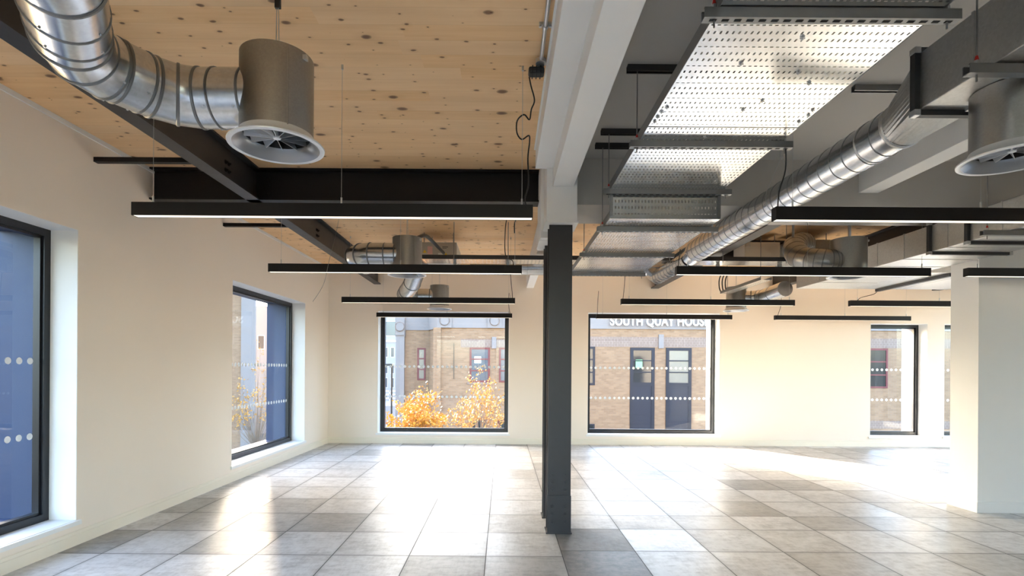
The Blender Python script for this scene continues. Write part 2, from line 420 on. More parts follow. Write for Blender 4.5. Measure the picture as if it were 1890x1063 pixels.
# ------------------------------------------------------------------ steelwork
def ibeam(b, axis, c, z0, z1, w, a0, a1, tw=.012, tf=.016):
    P = [(c-w/2,z0),(c+w/2,z0),(c+w/2,z0+tf),(c+tw/2,z0+tf),(c+tw/2,z1-tf),(c+w/2,z1-tf),(c+w/2,z1),(c-w/2,z1),(c-w/2,z1-tf),(c-tw/2,z1-tf),(c-tw/2,z0+tf),(c-w/2,z0+tf)]
    if axis == 'y': return b.prism(P, 'y', a0, a1)
    return b.prism(P, 'x', a0, a1)
def hexbolt(p, d, r=.014, t=.012):
    p = Vector(p); d = Vector(d); return MB().tube([p, p+d*t*.35], r*1.45, 14).tube([p+d*t*.35, p+d*t], r, 6).tube([p+d*t, p+d*t*1.9], r*.5, 8)
BZ = 3.095
def steel_beam(label, axis, c, w, a0, a1, mat, z0=BZ, bolts=()):
    loc = (c, a0, z0) if axis == 'y' else (a0, c, z0)
    t = thing('steel_beam', label, 'beam', loc)
    ibeam(MB(), axis, c, z0, CZ-.002, w, a0, a1).build('beam_section', mat, t)
    for (p, d) in bolts: hexbolt(p, d).build('bolt', M_black, t, smooth=True)
    return t
bl = []
for y in (4.72, 7.02):
    for dz in (.10, .17): bl += [((-2.446, y, BZ+dz), (1,0,0)), ((-2.446, y+.05, BZ+dz), (1,0,0))]
steel_beam('charcoal steel I-beam running along the left wall above its two windows', 'y', -2.452, .13, YR, YB, M_beam_dark, bolts=bl)
steel_beam('black steel cross beam spanning from left wall to the white column head', 'x', 5.32, .165, -3.46, .34, M_black, bolts=[((-2.33,5.312,BZ+.09),(0,-1,0)),((-2.33,5.312,BZ+.16),(0,-1,0)),((-2.33,5.312,BZ+.23),(0,-1,0))])
steel_beam('far charcoal steel beam just right of the spiral duct end, meeting back wall', 'y', 2.95, .15, 5.57, YB, M_beam_dark, z0=3.05)
steel_beam('far charcoal steel beam above the big flat duct, meeting back wall', 'y', 5.25, .15, 5.57, YB, M_beam_dark, z0=3.05)
steel_beam('farthest right charcoal steel beam above the narrow back window', 'y', 8.42, .15, 5.57, YB, M_beam_dark, z0=3.05)
steel_beam('short dark cross beam behind the cream boxed unit in far right bay', 'x', 8.1, .15, 3.03, 5.17, M_beam_dark, z0=3.09)
# tie bars from wall to the left beam
for y, lab in ((4.575, 'near black tie bar from left wall to steel beam, above light fitting'), (6.63, 'far black tie bar from left wall to steel beam, above second window')):
    tag(MB().box(-3.541+.0135*y+.001, -2.46, y-.025, y+.025, 3.195, 3.235).build('tie_bar', M_black), lab, 'tie bar', 'tie bars along the left wall')

def boxed(label, x0, x1, y0, y1, z0, mat=M_white, extra=None):
    t = thing('boxed_beam', label, 'beam', ((x0+x1)/2, y0, z0))
    MB().box(x0, x1, y0, y1, z0, CZ-.001).build('casing', mat, t, bevel=.003)
    if extra: extra(t)
    return t
def ex(t):
    MB().box(.275, .430, YR, 4.74, 3.23, CZ-.001).build('upper_casing', M_white, t, bevel=.003)
    MB().box(.262, .275, YR, 4.74, 3.395, CZ-.001).build('edge_bead', M_white, t)
boxed('long white boxed beam running overhead from camera to the dark column', .428, .612, YR, 4.72, 3.07, extra=ex)
boxed('white boxed beam behind the dark column, running on to the back wall', .45, .59, 5.50, YB, 3.045)
boxed('white boxed beam between spiral duct and flat duct in right near bay', 3.25, 3.43, YR, 4.93, 3.10)
t = thing('column_casing', 'white boxed casing around the head of the front dark column', 'casing', (.51,4.86,2.76))
MB().box(.375,.645,4.72,5.02,2.76,CZ-.001).build('casing', M_white, t, bevel=.003)
MB().box(.365,.655,4.71,5.03,2.75,2.765).build('lower_bead', M_white, t)
t = thing('column_casing', 'lower white boxed casing behind the first, on the rear dark column head', 'casing', (.5,5.35,2.69))
MB().box(.345,.645,5.02,5.49,2.69,CZ-.001).build('casing', M_white, t, bevel=.003)
MB().box(.335,.655,5.10,5.48,2.68,2.695).build('lower_bead', M_white, t)

def column(label, y0, y1, ztop, bolts):
    t = thing('steel_column', label, 'column', (.5085, (y0+y1)/2, 0), 'pair of dark steel columns')
    x0, x1 = .405, .612; tf = .014; c = (x0+x1)/2
    P = [(x0,y0),(x1,y0),(x1,y0+tf),(c+.006,y0+tf),(c+.006,y1-tf),(x1,y1-tf),(x1,y1),(x0,y1),(x0,y1-tf),(c-.006,y1-tf),(c-.006,y0+tf),(x0,y0+tf)]
    MB().prism(P, 'z', .012, ztop).build('column_section', M_steel_dark, t, bevel=.002)
    MB().box(x0-.012, x1+.012, y0-.012, y1+.012, 0, .012).build('base_plate', M_steel_dark, t)
    if bolts:
        MB().box(x0-.001, x1+.003, y0-.008, y0, .012, .34).build('splice_plate', M_steel_dark, t)
        for z, yy in ((.10,y0-.008),(.17,y0-.008),(.235,y0-.008)):
            for x in (x0+.045, x1-.045):
                MB().tube([(x,yy,z),(x,yy-.006,z)], .021, 18).tube([(x,yy-.006,z),(x,yy-.016,z)], .012, 6).build('bolt', M_steel_dark, t, smooth=True)
        for z in (.385,.45,.52):
            for x in (x0+.045, x1-.045):
                MB().tube([(x,y0,z),(x,y0-.006,z)], .021, 18).tube([(x,y0-.006,z),(x,y0-.016,z)], .012, 6).build('bolt', M_steel_dark, t, smooth=True)
    return t
column('front dark grey steel column with bolted splice plate near its foot', 4.785, 4.945, 2.78, True)
column('rear dark steel column mostly hidden just behind the bolted front column', 5.285, 5.445, 2.70, False)

# ------------------------------------------------------------------ pendant lights
LZ0, LZ1, LLEN, LW = 2.428, 2.512, 2.56, .062
def pendant(x0, y, label, cable, ztop=CZ, group='black linear pendant lights'):
    x1 = x0 + LLEN
    t = thing('pendant_light', label, 'light', ((x0+x1)/2, y, LZ0), group)
    b = MB().box(x0,x1,y-LW/2,y-LW/2+.006,LZ0,LZ1).box(x0,x1,y+LW/2-.006,y+LW/2,LZ0,LZ1).box(x0,x1,y-LW/2+.006,y+LW/2-.006,LZ1-.012,LZ1)
    b.box(x0,x0+.006,y-LW/2+.006,y+LW/2-.006,LZ0,LZ1-.012).box(x1-.006,x1,y-LW/2+.006,y+LW/2-.006,LZ0,LZ1-.012)
    b.build('housing', M_black, t)
    MB().box(x0+.006,x1-.006,y-LW/2+.006,y+LW/2-.006,LZ0+.002,LZ0+.02).build('diffuser', M_lamp, t)
    for x in (x0+.12, x0+1.33, x1-.07):
        zt = ztop
        w = MB().tube([(x,y,LZ1+.02),(x,y,zt)], .0014, 6).build('suspension_wire', M_zinc, t)
        MB().tube([(x,y,LZ1),(x,y,LZ1+.045)], .006, 8).build('gripper', M_zinc, w, smooth=True)
        MB().tube([(x,y,zt-.03),(x,y,zt)], .007, 8).build('ceiling_fixing', M_zinc, w, smooth=True)
    if cable: MB().tube(smooth_path(cable, 5), .0045, 8).build('power_cable', M_rubber, t, smooth=True)
    return t
def smooth_path(pts, k=6):
    P = [Vector(p) for p in pts]; out = []
    for i in range(len(P)-1):
        p0 = P[max(i-1,0)]; p1 = P[i]; p2 = P[i+1]; p3 = P[min(i+2,len(P)-1)]
        for j in range(k):
            t = j/k
            out.append(.5*((2*p1)+(-p0+p2)*t+(2*p0-5*p1+4*p2-p3)*t*t+(-p0+3*p1-3*p2+p3)*t**3))
    out.append(P[-1]); return out
def cable_to(x, y, box, loop=True):
    bx, by, bz = box; out = [(bx,by,bz), (bx+.012,by,bz-.06), (bx+.035,by,bz-.15), (bx+.015,by,bz-.21)]
    if loop:
        cx, cz, r = bx-.035, bz-.32, .058
        out += [(cx+r*math.cos(a)*.8, by+.004*i, cz+r*1.35*math.sin(a)) for i, a in enumerate([.6,1.5,2.6,3.6,4.5,5.6])]
        out += [(bx+.005,by,bz-.42)]
    zz = out[-1][2]
    out += [(bx-.005,by,zz*.6+LZ1*.4+.06), (bx+.0,by,LZ1+.14), (x-.01,y,LZ1+.05), (x,y,LZ1)]
    return out
PG = 'black linear pendant lights'
Y1, Y2, Y3, Y4 = 3.455, 5.45, 7.95, 10.16
pendant(-2.375, Y1, 'nearest black linear pendant on the left, hanging before the black cross beam', cable_to(.145, Y1, (.157,3.46,3.345)))
pendant(-2.375, Y2, 'second black linear pendant on the left, below the second round diffuser', cable_to(.10, Y2, (.02,5.62,3.27), False))
pendant(-2.385, Y3, 'third black linear pendant on the left, in front of the far round diffuser', [(.10,Y3,3.0),(.11,Y3,2.8),(.13,Y3,2.6),(.135,Y3,LZ1)])
pendant(-2.39, Y4, 'farthest left black linear pendant, across the top of the left back window', [(.11,Y4,2.9),(.1,Y4,2.7),(.13,Y4,LZ1)])
pendant(1.735, Y1, 'nearest black linear pendant on the right, under the spiral duct', [(1.79,3.42,2.9),(1.80,3.44,2.75),(1.77,Y1,2.62),(1.76,Y1,LZ1)])
pendant(1.745, 5.44, 'second black linear pendant on the right, crossing below the far right plenum', [(1.79,Y2,2.69),(1.78,Y2,2.6),(1.77,Y2,LZ1)], ztop=2.975)
pendant(1.74, Y3, 'third black linear pendant in right middle row, before the far swirl diffuser', [(1.80,Y3,2.9),(1.79,Y3,2.7),(1.77,Y3,LZ1)])
pendant(1.76, Y4, 'farthest black linear pendant in middle row, across the lettering window', [(1.80,Y4,2.95),(1.785,Y4,2.7),(1.78,Y4,LZ1)])
pendant(4.66, 5.42, 'black linear pendant hanging in front of the white pillar', None, ztop=2.975)
pendant(5.12, Y3, 'black linear pendant under the flat duct, its right end behind the pillar', [(5.30,7.62,2.60),(5.30,7.7,2.57),(5.26,7.9,2.55),(5.24,Y3,LZ1)])
pendant(5.13, Y4, 'farthest right black linear pendant, left of the narrow back window', [(5.25,Y4,3.0),(5.25,Y4,2.72),(5.19,Y4,LZ1)])

# ------------------------------------------------------------------ swirl diffusers and ducts
def ring(b, p, d, r, w=.012, h=.006, n=36):
    p = Vector(p); d = Vector(d).normalized()
    b.tube([p-d*w*.5, p-d*w*.25, p+d*w*.25, p+d*w*.5], [r, r+h, r+h, r], n, caps=False)
def swirl(x, y, label, r=.158, vanes=12, ztop=2.865, wires=True):
    z0 = 2.47; R = .208
    t = thing('swirl_diffuser', label, 'air diffuser', (x,y,z0), 'round ceiling air diffusers')
    c = (x,y,0)
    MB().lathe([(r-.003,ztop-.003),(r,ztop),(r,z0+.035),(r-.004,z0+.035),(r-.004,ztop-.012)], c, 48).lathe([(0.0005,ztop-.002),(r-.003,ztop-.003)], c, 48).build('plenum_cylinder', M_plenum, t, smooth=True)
    MB().tube([(x+r*.62, y-r*.785, z0+.04),(x+r*.62, y-r*.785, ztop-.005)], .004, 6).build('seam', M_plenum, t)
    MB().lathe([(r+.001,z0+.050),(r+.010,z0+.030),(R-.006,z0+.007),(R,z0+.002),(R-.001,z0-.004),(R-.012,z0-.006),(R-.022,z0-.004),(R-.022,z0-.002),(R-.010,z0-.002)], c, 56).build('rim', M_alu, t, smooth=True)
    MB().lathe([(R-.021,z0-.004),(R-.030,z0+.002),(R-.042,z0+.014),(r-.010,z0+.030),(r-.016,z0+.046),(r-.014,z0+.048),(r-.006,z0+.034)], c, 56).build('bowl', M_bowl, t, smooth=True)
    MB().lathe([(0.0005,z0+.115),(r-.020,z0+.115),(r-.016,z0+.046)], c, 40).build('cavity', M_cavity, t)
    MB().lathe([(0.0005,z0+.034),(.015,z0+.034),(.019,z0+.039),(.019,z0+.07),(0.0005,z0+.07)], c, 20).build('hub', M_alu, t, smooth=True)
    for k in range(vanes):
        a = 2*PI*k/vanes + .2; ca, sa = math.cos(a), math.sin(a); nx, ny = -sa, ca
        i0, i1 = .016, r-.019
        vs = []
        for rr, w in ((i0,.006),(i1,.034)):
            for q, zz, th in ((0,.036,.004),(w,.098,.002)):
                vs += [(x+ca*rr+nx*q, y+sa*rr+ny*q, z0+zz), (x+ca*rr+nx*(q+th), y+sa*rr+ny*(q+th), z0+zz+.001)]
        MB().add(vs, [(0,2,6,4),(1,5,7,3),(0,4,5,1),(2,3,7,6),(0,1,3,2),(4,6,7,5)]).build('vane', M_vane, t)
    for a in (2.2, 5.9):
        px, py = x+r*math.cos(a), y+r*math.sin(a)
        MB().box(px-.012,px+.012,py-.012,py+.012,ztop-.035,ztop-.015).build('lug', M_zinc, t)
    if not wires: return t
    # bridle of two wires with a gripper
    w = MB().tube([(x-.008,y,ztop),(x-.004,y,CZ-.28),(x-.004,y,CZ)], .0022, 6).tube([(x+.008,y,ztop),(x+.002,y,CZ-.28)], .0022, 6).build('suspension_wire', M_zinc, t)
    MB().box(x-.012,x+.012,y-.008,y+.008,CZ-.31,CZ-.26).build('gripper', M_rubber, w)
    return t
def bend(p, d0, segs):
    return p
def duct(label, pts, r, rings, name='ventilation_duct', group='round galvanised ventilation ducts', mat=None):
    t = thing(name, label, 'duct', pts[0], group)
    MB().tube(pts, r, 40).build('duct_wall', mat or M_galv, t, smooth=True)
    P = [Vector(p) for p in pts]
    for i in range(1, len(P)-1):
        a = (P[i]-P[i-1]).normalized(); c = (P[i+1]-P[i]).normalized()
        b = MB(); ring(b, P[i], a+c, r, .016, .0045, 40); b.build('joint_ring', M_ring, t, smooth=True)
    for (i, f) in rings:
        p = P[i].lerp(P[i+1], f); d = (P[i+1]-P[i])
        b = MB(); ring(b, p, d, r, .012, .0035, 40); b.build('joint_ring', M_ring, t, smooth=True)
        s = d.normalized(); up = Vector((0,0,1)); side = s.cross(up).normalized()
        for a in (-.5, .9):
            q = p + s*.022 + (side*math.sin(a)*-1 - up*math.cos(a))*r
            MB().tube([q, q+(q-(p+s*.022)).normalized()*.004], .0045, 8).build('screw', M_zinc, t)
    return t
swirl(-1.037, 2.45, 'nearest round galvanised swirl diffuser, hanging upper left below knotty wood')
swirl(-1.04, 5.80, 'second round swirl diffuser on the left, beyond the black cross beam')
swirl(-1.08, 9.10, 'farthest left swirl diffuser, above the left back window')
swirl(2.40, 2.54, 'large round swirl diffuser cut off by the right edge of the photo', ztop=2.797, wires=False)
swirl(3.67, 5.72, 'round plenum in right far bay, bottom behind a black pendant', r=.172)
swirl(3.92, 9.05, 'far swirl diffuser behind the third right pendant, near back wall')
Zd = 2.685
duct('large gored elbow duct at upper left feeding the nearest diffuser',
     [(-1.05,2.45,Zd),(-1.38,2.45,Zd),(-1.47,2.42,Zd),(-1.545,2.35,Zd),(-1.625,2.20,Zd),(-1.64,2.09,Zd),(-1.60,1.98,Zd),(-1.40,1.68,Zd),(-1.30,1.42,Zd),(-1.30,1.0,Zd)], .128, [(0,.35),(0,.75),(3,.25),(3,.8),(6,.2),(6,.55)])
duct('elbow duct left of the second diffuser, seen below the near pendant',
     [(-1.05,5.80,Zd),(-1.43,5.80,Zd),(-1.54,5.83,Zd),(-1.62,5.92,Zd),(-1.64,6.05,Zd),(-1.60,6.27,Zd)], .128, [(0,.3),(0,.6)])
duct('far elbow duct joining the farthest left diffuser near the back wall',
     [(-1.09,9.10,Zd),(-1.46,9.10,Zd),(-1.56,9.06,Zd),(-1.62,8.97,Zd),(-1.62,8.86,Zd),(-1.52,8.5,Zd),(-1.38,8.15,2.76),(-1.2,7.65,2.95)], .128, [(0,.4),(4,.5)])
# flexible duct at right far plenum
fp = smooth_path([(3.66,5.72,2.63),(3.52,5.72,2.63),(3.40,5.74,2.64),(3.29,5.93,2.71),(3.38,6.25,2.90),(3.66,6.6,3.04),(3.98,7.1,3.12),(4.12,7.5,3.14)], 9)
t = thing('flexible_duct', 'curved brownish spiral duct left of the far right plenum', 'duct', fp[0], 'round galvanised ventilation ducts')
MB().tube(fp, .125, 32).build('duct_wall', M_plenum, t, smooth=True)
for i in range(2, len(fp)-2, 3):
    b = MB(); ring(b, fp[i], fp[i+1]-fp[i-1], .125, .01, .003, 32); b.build('joint_ring', M_ring, t, smooth=True)
duct('short far duct curving right from the diffuser near back wall',
     [(3.93,9.05,Zd),(4.16,9.02,Zd),(4.25,8.93,Zd),(4.28,8.8,Zd),(4.30,8.2,2.72)], .118, [(3,.4)])
# long spiral duct
def helix(b, x, z, r, y0, y1, pitch, n=28, w=.0028):
    m = int((y1-y0)/pitch*n)
    b.tube([(x+r*math.cos(2*PI*i/n), y0+(y1-y0)*i/m, z+r*math.sin(2*PI*i/n)) for i in range(m+1)], w, 4)
t = thing('spiral_duct', 'long bright spiral-wound round duct running away on the right', 'duct', (2.27,3.05,2.87), 'round galvanised ventilation ducts')
MB().tube([(2.27,3.05,2.87),(2.27,6.36,2.87)], .125, 56, caps=False).tube([(2.27,3.05,2.87),(2.27,6.36,2.87)], .121, 40, caps=False).build('duct_wall', M_galv, t, smooth=True)
b = MB(); helix(b, 2.27, 2.87, .126, 3.1, 6.34, .13); b.build('lock_seam', M_strut, t)
b = MB(); ring(b, (2.27,3.07,2.87), (0,1,0), .125, .03, .006); b.build('collar', M_galv_dull, t, smooth=True)
b = MB(); ring(b, (2.27,3.3,2.87), (0,1,0), .125, .014, .004); b.build('collar', M_galv_dull, t, smooth=True)
MB().tube([(2.27,6.30,2.87),(2.235,6.46,2.81)], [.12,.098], 40, caps=False).build('reducer', M_galv, t, smooth=True)
w = MB()
for sx in (-1, 1): w.tube([(2.27,4.40,3.22),(2.27+sx*.122,4.40,2.93),(2.27+sx*.127,4.40,2.87)], .002, 6)
w.tube([(2.27+.128*math.cos(a), 4.40, 2.87+.128*math.sin(a)) for a in [PI+ i*PI/14 for i in range(15)]], .002, 6)
w.tube([(2.27,4.40,3.22),(2.27,4.40,CZ-.012)], .002, 6)
w = w.build('suspension_wire', M_zinc, t)
MB().box(2.258,2.282,4.392,4.408,3.21,3.26).build('gripper', M_zinc, w)
t = thing('spiral_duct', 'narrower spiral duct tucked between perforated tray end and the long duct', 'duct', (2.23,6.46,2.81), 'round galvanised ventilation ducts')
MB().tube([(2.235,6.46,2.81),(2.235,7.8,2.81),(2.235,8.02,2.89)], .098, 36).build('duct_wall', M_galv, t, smooth=True)
b = MB(); helix(b, 2.235, 2.81, .099, 6.48, 7.78, .13); b.build('lock_seam', M_strut, t)
t = thing('spiral_duct', 'horizontal round duct crossing behind the dark column under wood ceiling', 'duct', (.8,8.13,3.0), 'round galvanised ventilation ducts')
MB().tube([(-.5,8.13,3.0),(2.45,8.13,3.0)], .115, 40).build('duct_wall', M_galv, t, smooth=True)
for i in range(22):
    x = -.42 + i*.13
    if i % 2 == 0:
        b = MB(); ring(b, (x,8.13,3.0), (1,0,0), .115, .008, .003, 32); b.build('joint_ring', M_galv, t, smooth=True)

# rectangular ducts
def flange(b, x0, x1, z0, z1, y, w=.028, d=.034):
    b.box(x0-w,x0,y-d/2,y+d/2,z0-w,z1+w).box(x1,x1+w,y-d/2,y+d/2,z0-w,z1+w).box(x0,x1,y-d/2,y+d/2,z0-w,z0).box(x0,x1,y-d/2,y+d/2,z1,z1+w); return b
def rect_duct(t, x0, x1, z0, z1, y0, y1, seams, flanges):
    MB().box(x0,x1,y0,y1,z0,z1).build('duct_wall', M_galv_dull, t, bevel=.004)
    for y in seams:
        flange(MB(), x0, x1, z0, z1, y, .004, .014).build('rib', M_galv_dull, t)
    for y in flanges:
        f = flange(MB(), x0, x1, z0, z1, y).build('flange', M_channel_dark, t)
        for (x, z) in ((x0-.014,z0-.014),(x1+.014,z0-.014),(x0-.014,z1+.014)):
            MB().box(x-.016,x+.016,y-.022,y+.022,z-.016,z+.016).build('corner_cleat', M_zinc, f, bevel=.004)
t = thing('square_duct', 'square galvanised duct at upper right, tapering into the spiral duct', 'duct', (2.27,1,2.80))
rect_duct(t, 2.117, 2.42, 2.80, 3.09, YR+.2, 2.755, [2.43,1.93,1.45,.95], [2.755, 1.2])
n = 40; vs = []; A = []; B = []
for k in range(n):
    a = 2*PI*(k+.5)/n; ca, sa = math.cos(a), math.sin(a)
    q = max(abs(ca), abs(sa)); A.append((2.2685+.1515*ca/q, 2.77, 2.945+.145*sa/q)); B.append((2.27+.125*ca, 3.06, 2.87+.125*sa))
MB().add(A+B, [(k,(k+1)%n,n+(k+1)%n,n+k) for k in range(n)]).build('transition', M_galv_dull, t)
t = thing('flat_duct', 'wide flat rectangular duct running beside the white pillar', 'duct', (4.55,5,2.636))
rect_duct(t, 4.17, 4.93, 2.636, 2.895, 3.6, 7.65, [4.1,4.5,5.05,5.6,6.0,6.55,7.1], [4.82, 5.25])
MB().box(4.93, 8.9, 6.35, 7.65, 2.636, 2.895).build('branch', M_galv_dull, t, bevel=.004)
for x in (5.6, 6.3, 7.0): MB().box(x-.007,x+.007,6.346,7.654,2.632,2.899).build('rib', M_galv_dull, t)
tag(MB().box(5.27,5.33,5.6+.75,7.62,2.596,2.632).build('cable_trunking', M_channel_dark), 'thin dark trunking fixed under the flat duct beside a pendant cable', 'trunking')

# trapeze hangers: ceiling channel, two threaded rods, strut, red caps
def channel(b, x0, x1, y, z0, h=.041, w=.041, t=.004, up=True):
    P = [(y-w/2,z0),(y+w/2,z0),(y+w/2,z0+h),(y+w/2-.009,z0+h),(y+w/2-.009,z0+h-t),(y+w/2-t,z0+h-t),(y+w/2-t,z0+t),(y-w/2+t,z0+t),(y-w/2+t,z0+h-t),(y-w/2+.009,z0+h-t),(y-w/2+.009,z0+h),(y-w/2,z0+h)]
    if not up: P = [(a, 2*z0+h-c) for a, c in P]
    return b.prism(P, 'x', x0, x1)
def trapeze(label, y, x0, x1, z, ztop, chan=True, slots=True):
    t = thing('trapeze_hanger', label, 'hanger', ((x0+x1)/2, y, z), 'trapeze hangers')
    s = channel(MB(), x0, x1, y, z).build('strut', M_strut, t)
    if slots:
        b = MB()
        k = x0+.04
        while k < x1-.03:
            b.box(k-.014,k+.014,y-.007,y+.007,z-.0012,z+.0002); k += .05
        b.build('slot_row', M_cavity, s)
    for x in (x0+.045, x1-.045):
        r = MB().tube([(x,y,z-.03),(x,y,ztop-.0)], .0038, 8).build('threaded_rod', M_strut, t)
        MB().tube([(x,y,z+.045),(x,y,z+.062)], .011, 6).build('nut', M_zinc, r)
        MB().tube([(x,y,z+.062),(x,y,z+.082)], [.009,.005], 10).build('red_cap', M_red, r, smooth=True)
    if chan: channel(MB(), x0-.02, x1+.02, y, ztop-.041, up=False).build('ceiling_channel', M_channel_dark, t)
    return t
TZ, TZ2 = 2.922, 2.690
TX0, TX1 = .858, 1.758
CP = CZ-.012
trapeze('nearest tray hanger strut at top edge of photo, wide and slotted', 2.17, TX0-.06, TX1+.07, TZ-.045, CP)
trapeze('second tray hanger under the bright perforated tray, middle of its length', 3.42, TX0-.06, TX1+.07, TZ-.045, CP)
trapeze('third tray hanger just above the vertical perforated drop panel', 4.33, TX0-.06, TX1+.07, TZ-.045, CP)
trapeze('fourth tray hanger just below the vertical perforated drop panel', 4.60, TX0-.06, TX1+.07, TZ2-.045, CP)
trapeze('fifth tray hanger on the lower tray beyond the grey downstand', 5.64, TX0-.06, TX1+.03, TZ2-.045, CZ)
trapeze('last tray hanger at the far end of the lower tray', 6.78, TX0-.06, TX1+.03, TZ2-.045, CZ)
trapeze('hanger strut under the square duct at upper right corner', 2.33, 2.0, 2.62, 2.752, CP, slots=False)
trapeze('hanger strut under the flat duct near the right edge', 4.42, 3.93, 5.15, 2.588, CP, slots=False)
tag(channel(MB(), 2.36, 2.75, 3.64, CP-.041, up=False).build('ceiling_channel', M_strut), 'short pale channel on grey soffit between tray and square duct', 'channel')

# perforated cable tray
t = thing('cable_tray', 'long wide perforated cable tray with bright underside stepping down midway', 'cable tray', (1.308,4.36,TZ))
def sheet(b, x0, x1, y0, y1, z): return b.add([(x0,y0,z),(x1,y0,z),(x1,y1,z),(x0,y1,z)], [(0,1,2,3)])
def sheet_xz(b, x0, x1, y, z0, z1): return b.add([(x0,y,z0),(x1,y,z0),(x1,y,z1),(x0,y,z1)], [(0,1,2,3)])
sheet(MB(), TX0, TX1, YR+.3, 3.22, TZ).build('tray_bed', M_perf_xy, t)
sheet(MB(), TX0, TX1, 3.223, 4.36, TZ-.003).build('tray_bed', M_perf_xy, t)
sheet(MB(), TX0, TX1, 4.36, 6.98, TZ2).build('tray_bed', M_perf_xy, t)
sheet_xz(MB(), TX0, TX1, 4.358, TZ2-.0, TZ).build('drop_panel', M_perf_xz, t)
for x in (TX0, TX1):
    MB().box(x-.001,x+.001,YR+.3,4.36,TZ-.003,TZ+.06).build('side_rail', M_strut, t)
    MB().box(x-.001,x+.001,4.36,6.98,TZ2-.001,TZ2+.06).build('side_rail', M_strut, t)
for (x, y) in [(1.12,2.55),(1.30,2.35),(1.43,2.62),(1.39,2.9),(1.54,2.72),(1.33,3.0),(.90,2.98),(.885,3.03),(.88,3.09),(.88,3.15),(1.72,3.0),(1.73,3.06),(1.72,3.14),(1.25,3.35)]:
    MB().tube([(x,y,TZ-.012),(x,y,TZ+.012)], .0035, 6).box(x-.011,x+.011,y-.002,y+.002,TZ-.007,TZ-.002).box(x-.002,x+.002,y-.011,y+.011,TZ-.007,TZ-.002).build('fixing_bolt', M_zinc, t)
# joint plates where the run steps
for x in (TX0+.014, TX1-.014):
    MB().box(x-.012,x+.012,4.352,4.357,TZ2+.02,TZ-.02).build('joint_plate', M_strut, t)
# cross tray
t = thing('cable_tray', 'narrow cable tray crossing the whole far bay under the wood ceiling', 'cable tray', (1,7.3,2.92))
sheet(MB(), -1.92, 4.18, 7.14, 7.46, 2.92).build('tray_bed', M_perf_yx, t)
for y, m in ((7.14, M_channel_dark), (7.46, M_strut)): MB().box(-1.92,4.18,y-.001,y+.001,2.919,2.975).build('side_rail', m, t)
for x in (-.66, .06, 2.91, 3.75):
    MB().tube([(x,7.13,2.89),(x,7.13,CZ)], .005, 8).build('threaded_rod', M_strut, t)
    channel(MB(), x-.02, x+.02, 7.30, 2.876).build('strut', M_strut, t)
t = thing('cable_tray', 'short pale tray below the second right pendant, carrying looped cables', 'cable tray', (3.55,7.9,2.68))
sheet(MB(), 3.47, 3.62, 7.25, 8.6, 2.69).build('tray_bed', M_perf_xy, t)
for x in (3.47, 3.62): MB().box(x-.001,x+.001,7.25,8.6,2.689,2.73).build('side_rail', M_strut, t)
MB().tube([(3.54,8.5,2.70),(3.54,8.5,CZ)], .005, 8).tube([(3.54,7.4,2.70),(3.54,7.4,CZ)], .005, 8).build('threaded_rod', M_strut, t)
for i in range(3):
    x = 3.50+.05*i
    tag(MB().tube(smooth_path([(x,8.62,2.70),(x-.02,8.66,2.80),(x-.03,8.62,2.95),(x+.02,8.5,3.1)], 6), .009, 8).build('loose_cable', M_rubber, smooth=True), ['left','middle','right'][i]+' black cable hanging over the end of the short pale tray', 'cable', 'cables over the short tray')

# conduits and junction boxes
t = thing('conduit', 'straight steel conduit clipped to wood ceiling beside the white beam', 'conduit', (.225,3.37,3.385), 'steel conduits')
MB().tube([(.225,YR+.3,3.39),(.225,3.37,3.39)], .0125, 14).build('pipe', M_zinc, t, smooth=True)
for y in (1.0, 3.02):
    MB().tube([(.225,y-.012,3.39),(.225,y+.012,3.39)], .017, 14).box(.19,.26,y-.009,y+.009,3.395,CZ).build('saddle_clip', M_zinc, t)
    for dx in (-.028,.028): MB().tube([(.225+dx,y,3.385),(.225+dx,y,3.398)], .008, 10).build('screw', M_zinc, t)
MB().tube([(.225,3.36,3.40),(.225,3.36,3.372)], .033, 18).build('end_box', M_zinc, t, smooth=True)
t = thing('cable_connector', 'black plug connector at the conduit end above nearest left pendant', 'connector', (.2,3.42,3.35))
MB().box(.15,.25,3.38,3.45,3.33,3.372).build('body', M_rubber, t, bevel=.012)
for x in (.175,.2,.225): MB().box(x-.003,x+.003,3.376,3.454,3.326,3.374).build('rib', M_black, t)
t = thing('conduit', 'bent steel conduit on the far wood ceiling left of the column', 'conduit', (.05,6.2,3.385), 'steel conduits')
MB().tube(smooth_path([(.03,5.45,3.39),(.03,5.75,3.39),(.03,6.05,3.39)],4), .0125, 12).tube(smooth_path([(.03,6.1,3.385),(.25,6.1,3.385),(.35,6.12,3.38),(.42,6.25,3.34),(.43,6.4,3.2),(.43,6.6,2.95)], 5), .0125, 12).build('pipe', M_zinc, t, smooth=True)
MB().tube([(.03,6.08,3.40),(.03,6.08,3.36)], .032, 16).build('round_box', M_zinc, t, smooth=True)
t = thing('cable_connector', 'black connector with coiled lead under the bent conduit', 'connector', (.05,6.02,3.33))
MB().box(.0,.13,5.98,6.04,3.31,3.345).build('body', M_rubber, t, bevel=.01)
MB().tube(smooth_path([(.12,6.0,3.32),(.2,6.0,3.27),(.26,6.0,3.2),(.2,6.0,3.17),(.14,6.0,3.21),(.2,6.0,3.25),(.25,6.0,3.19),(.13,6.0,3.12),(.12,6.0,2.98)], 6), .006, 8).build('lead', M_rubber, t, smooth=True)
t = thing('conduit', 'hooked steel conduit dropping from wood ceiling in far right bay', 'conduit', (3.3,6.2,2.95), 'steel conduits')
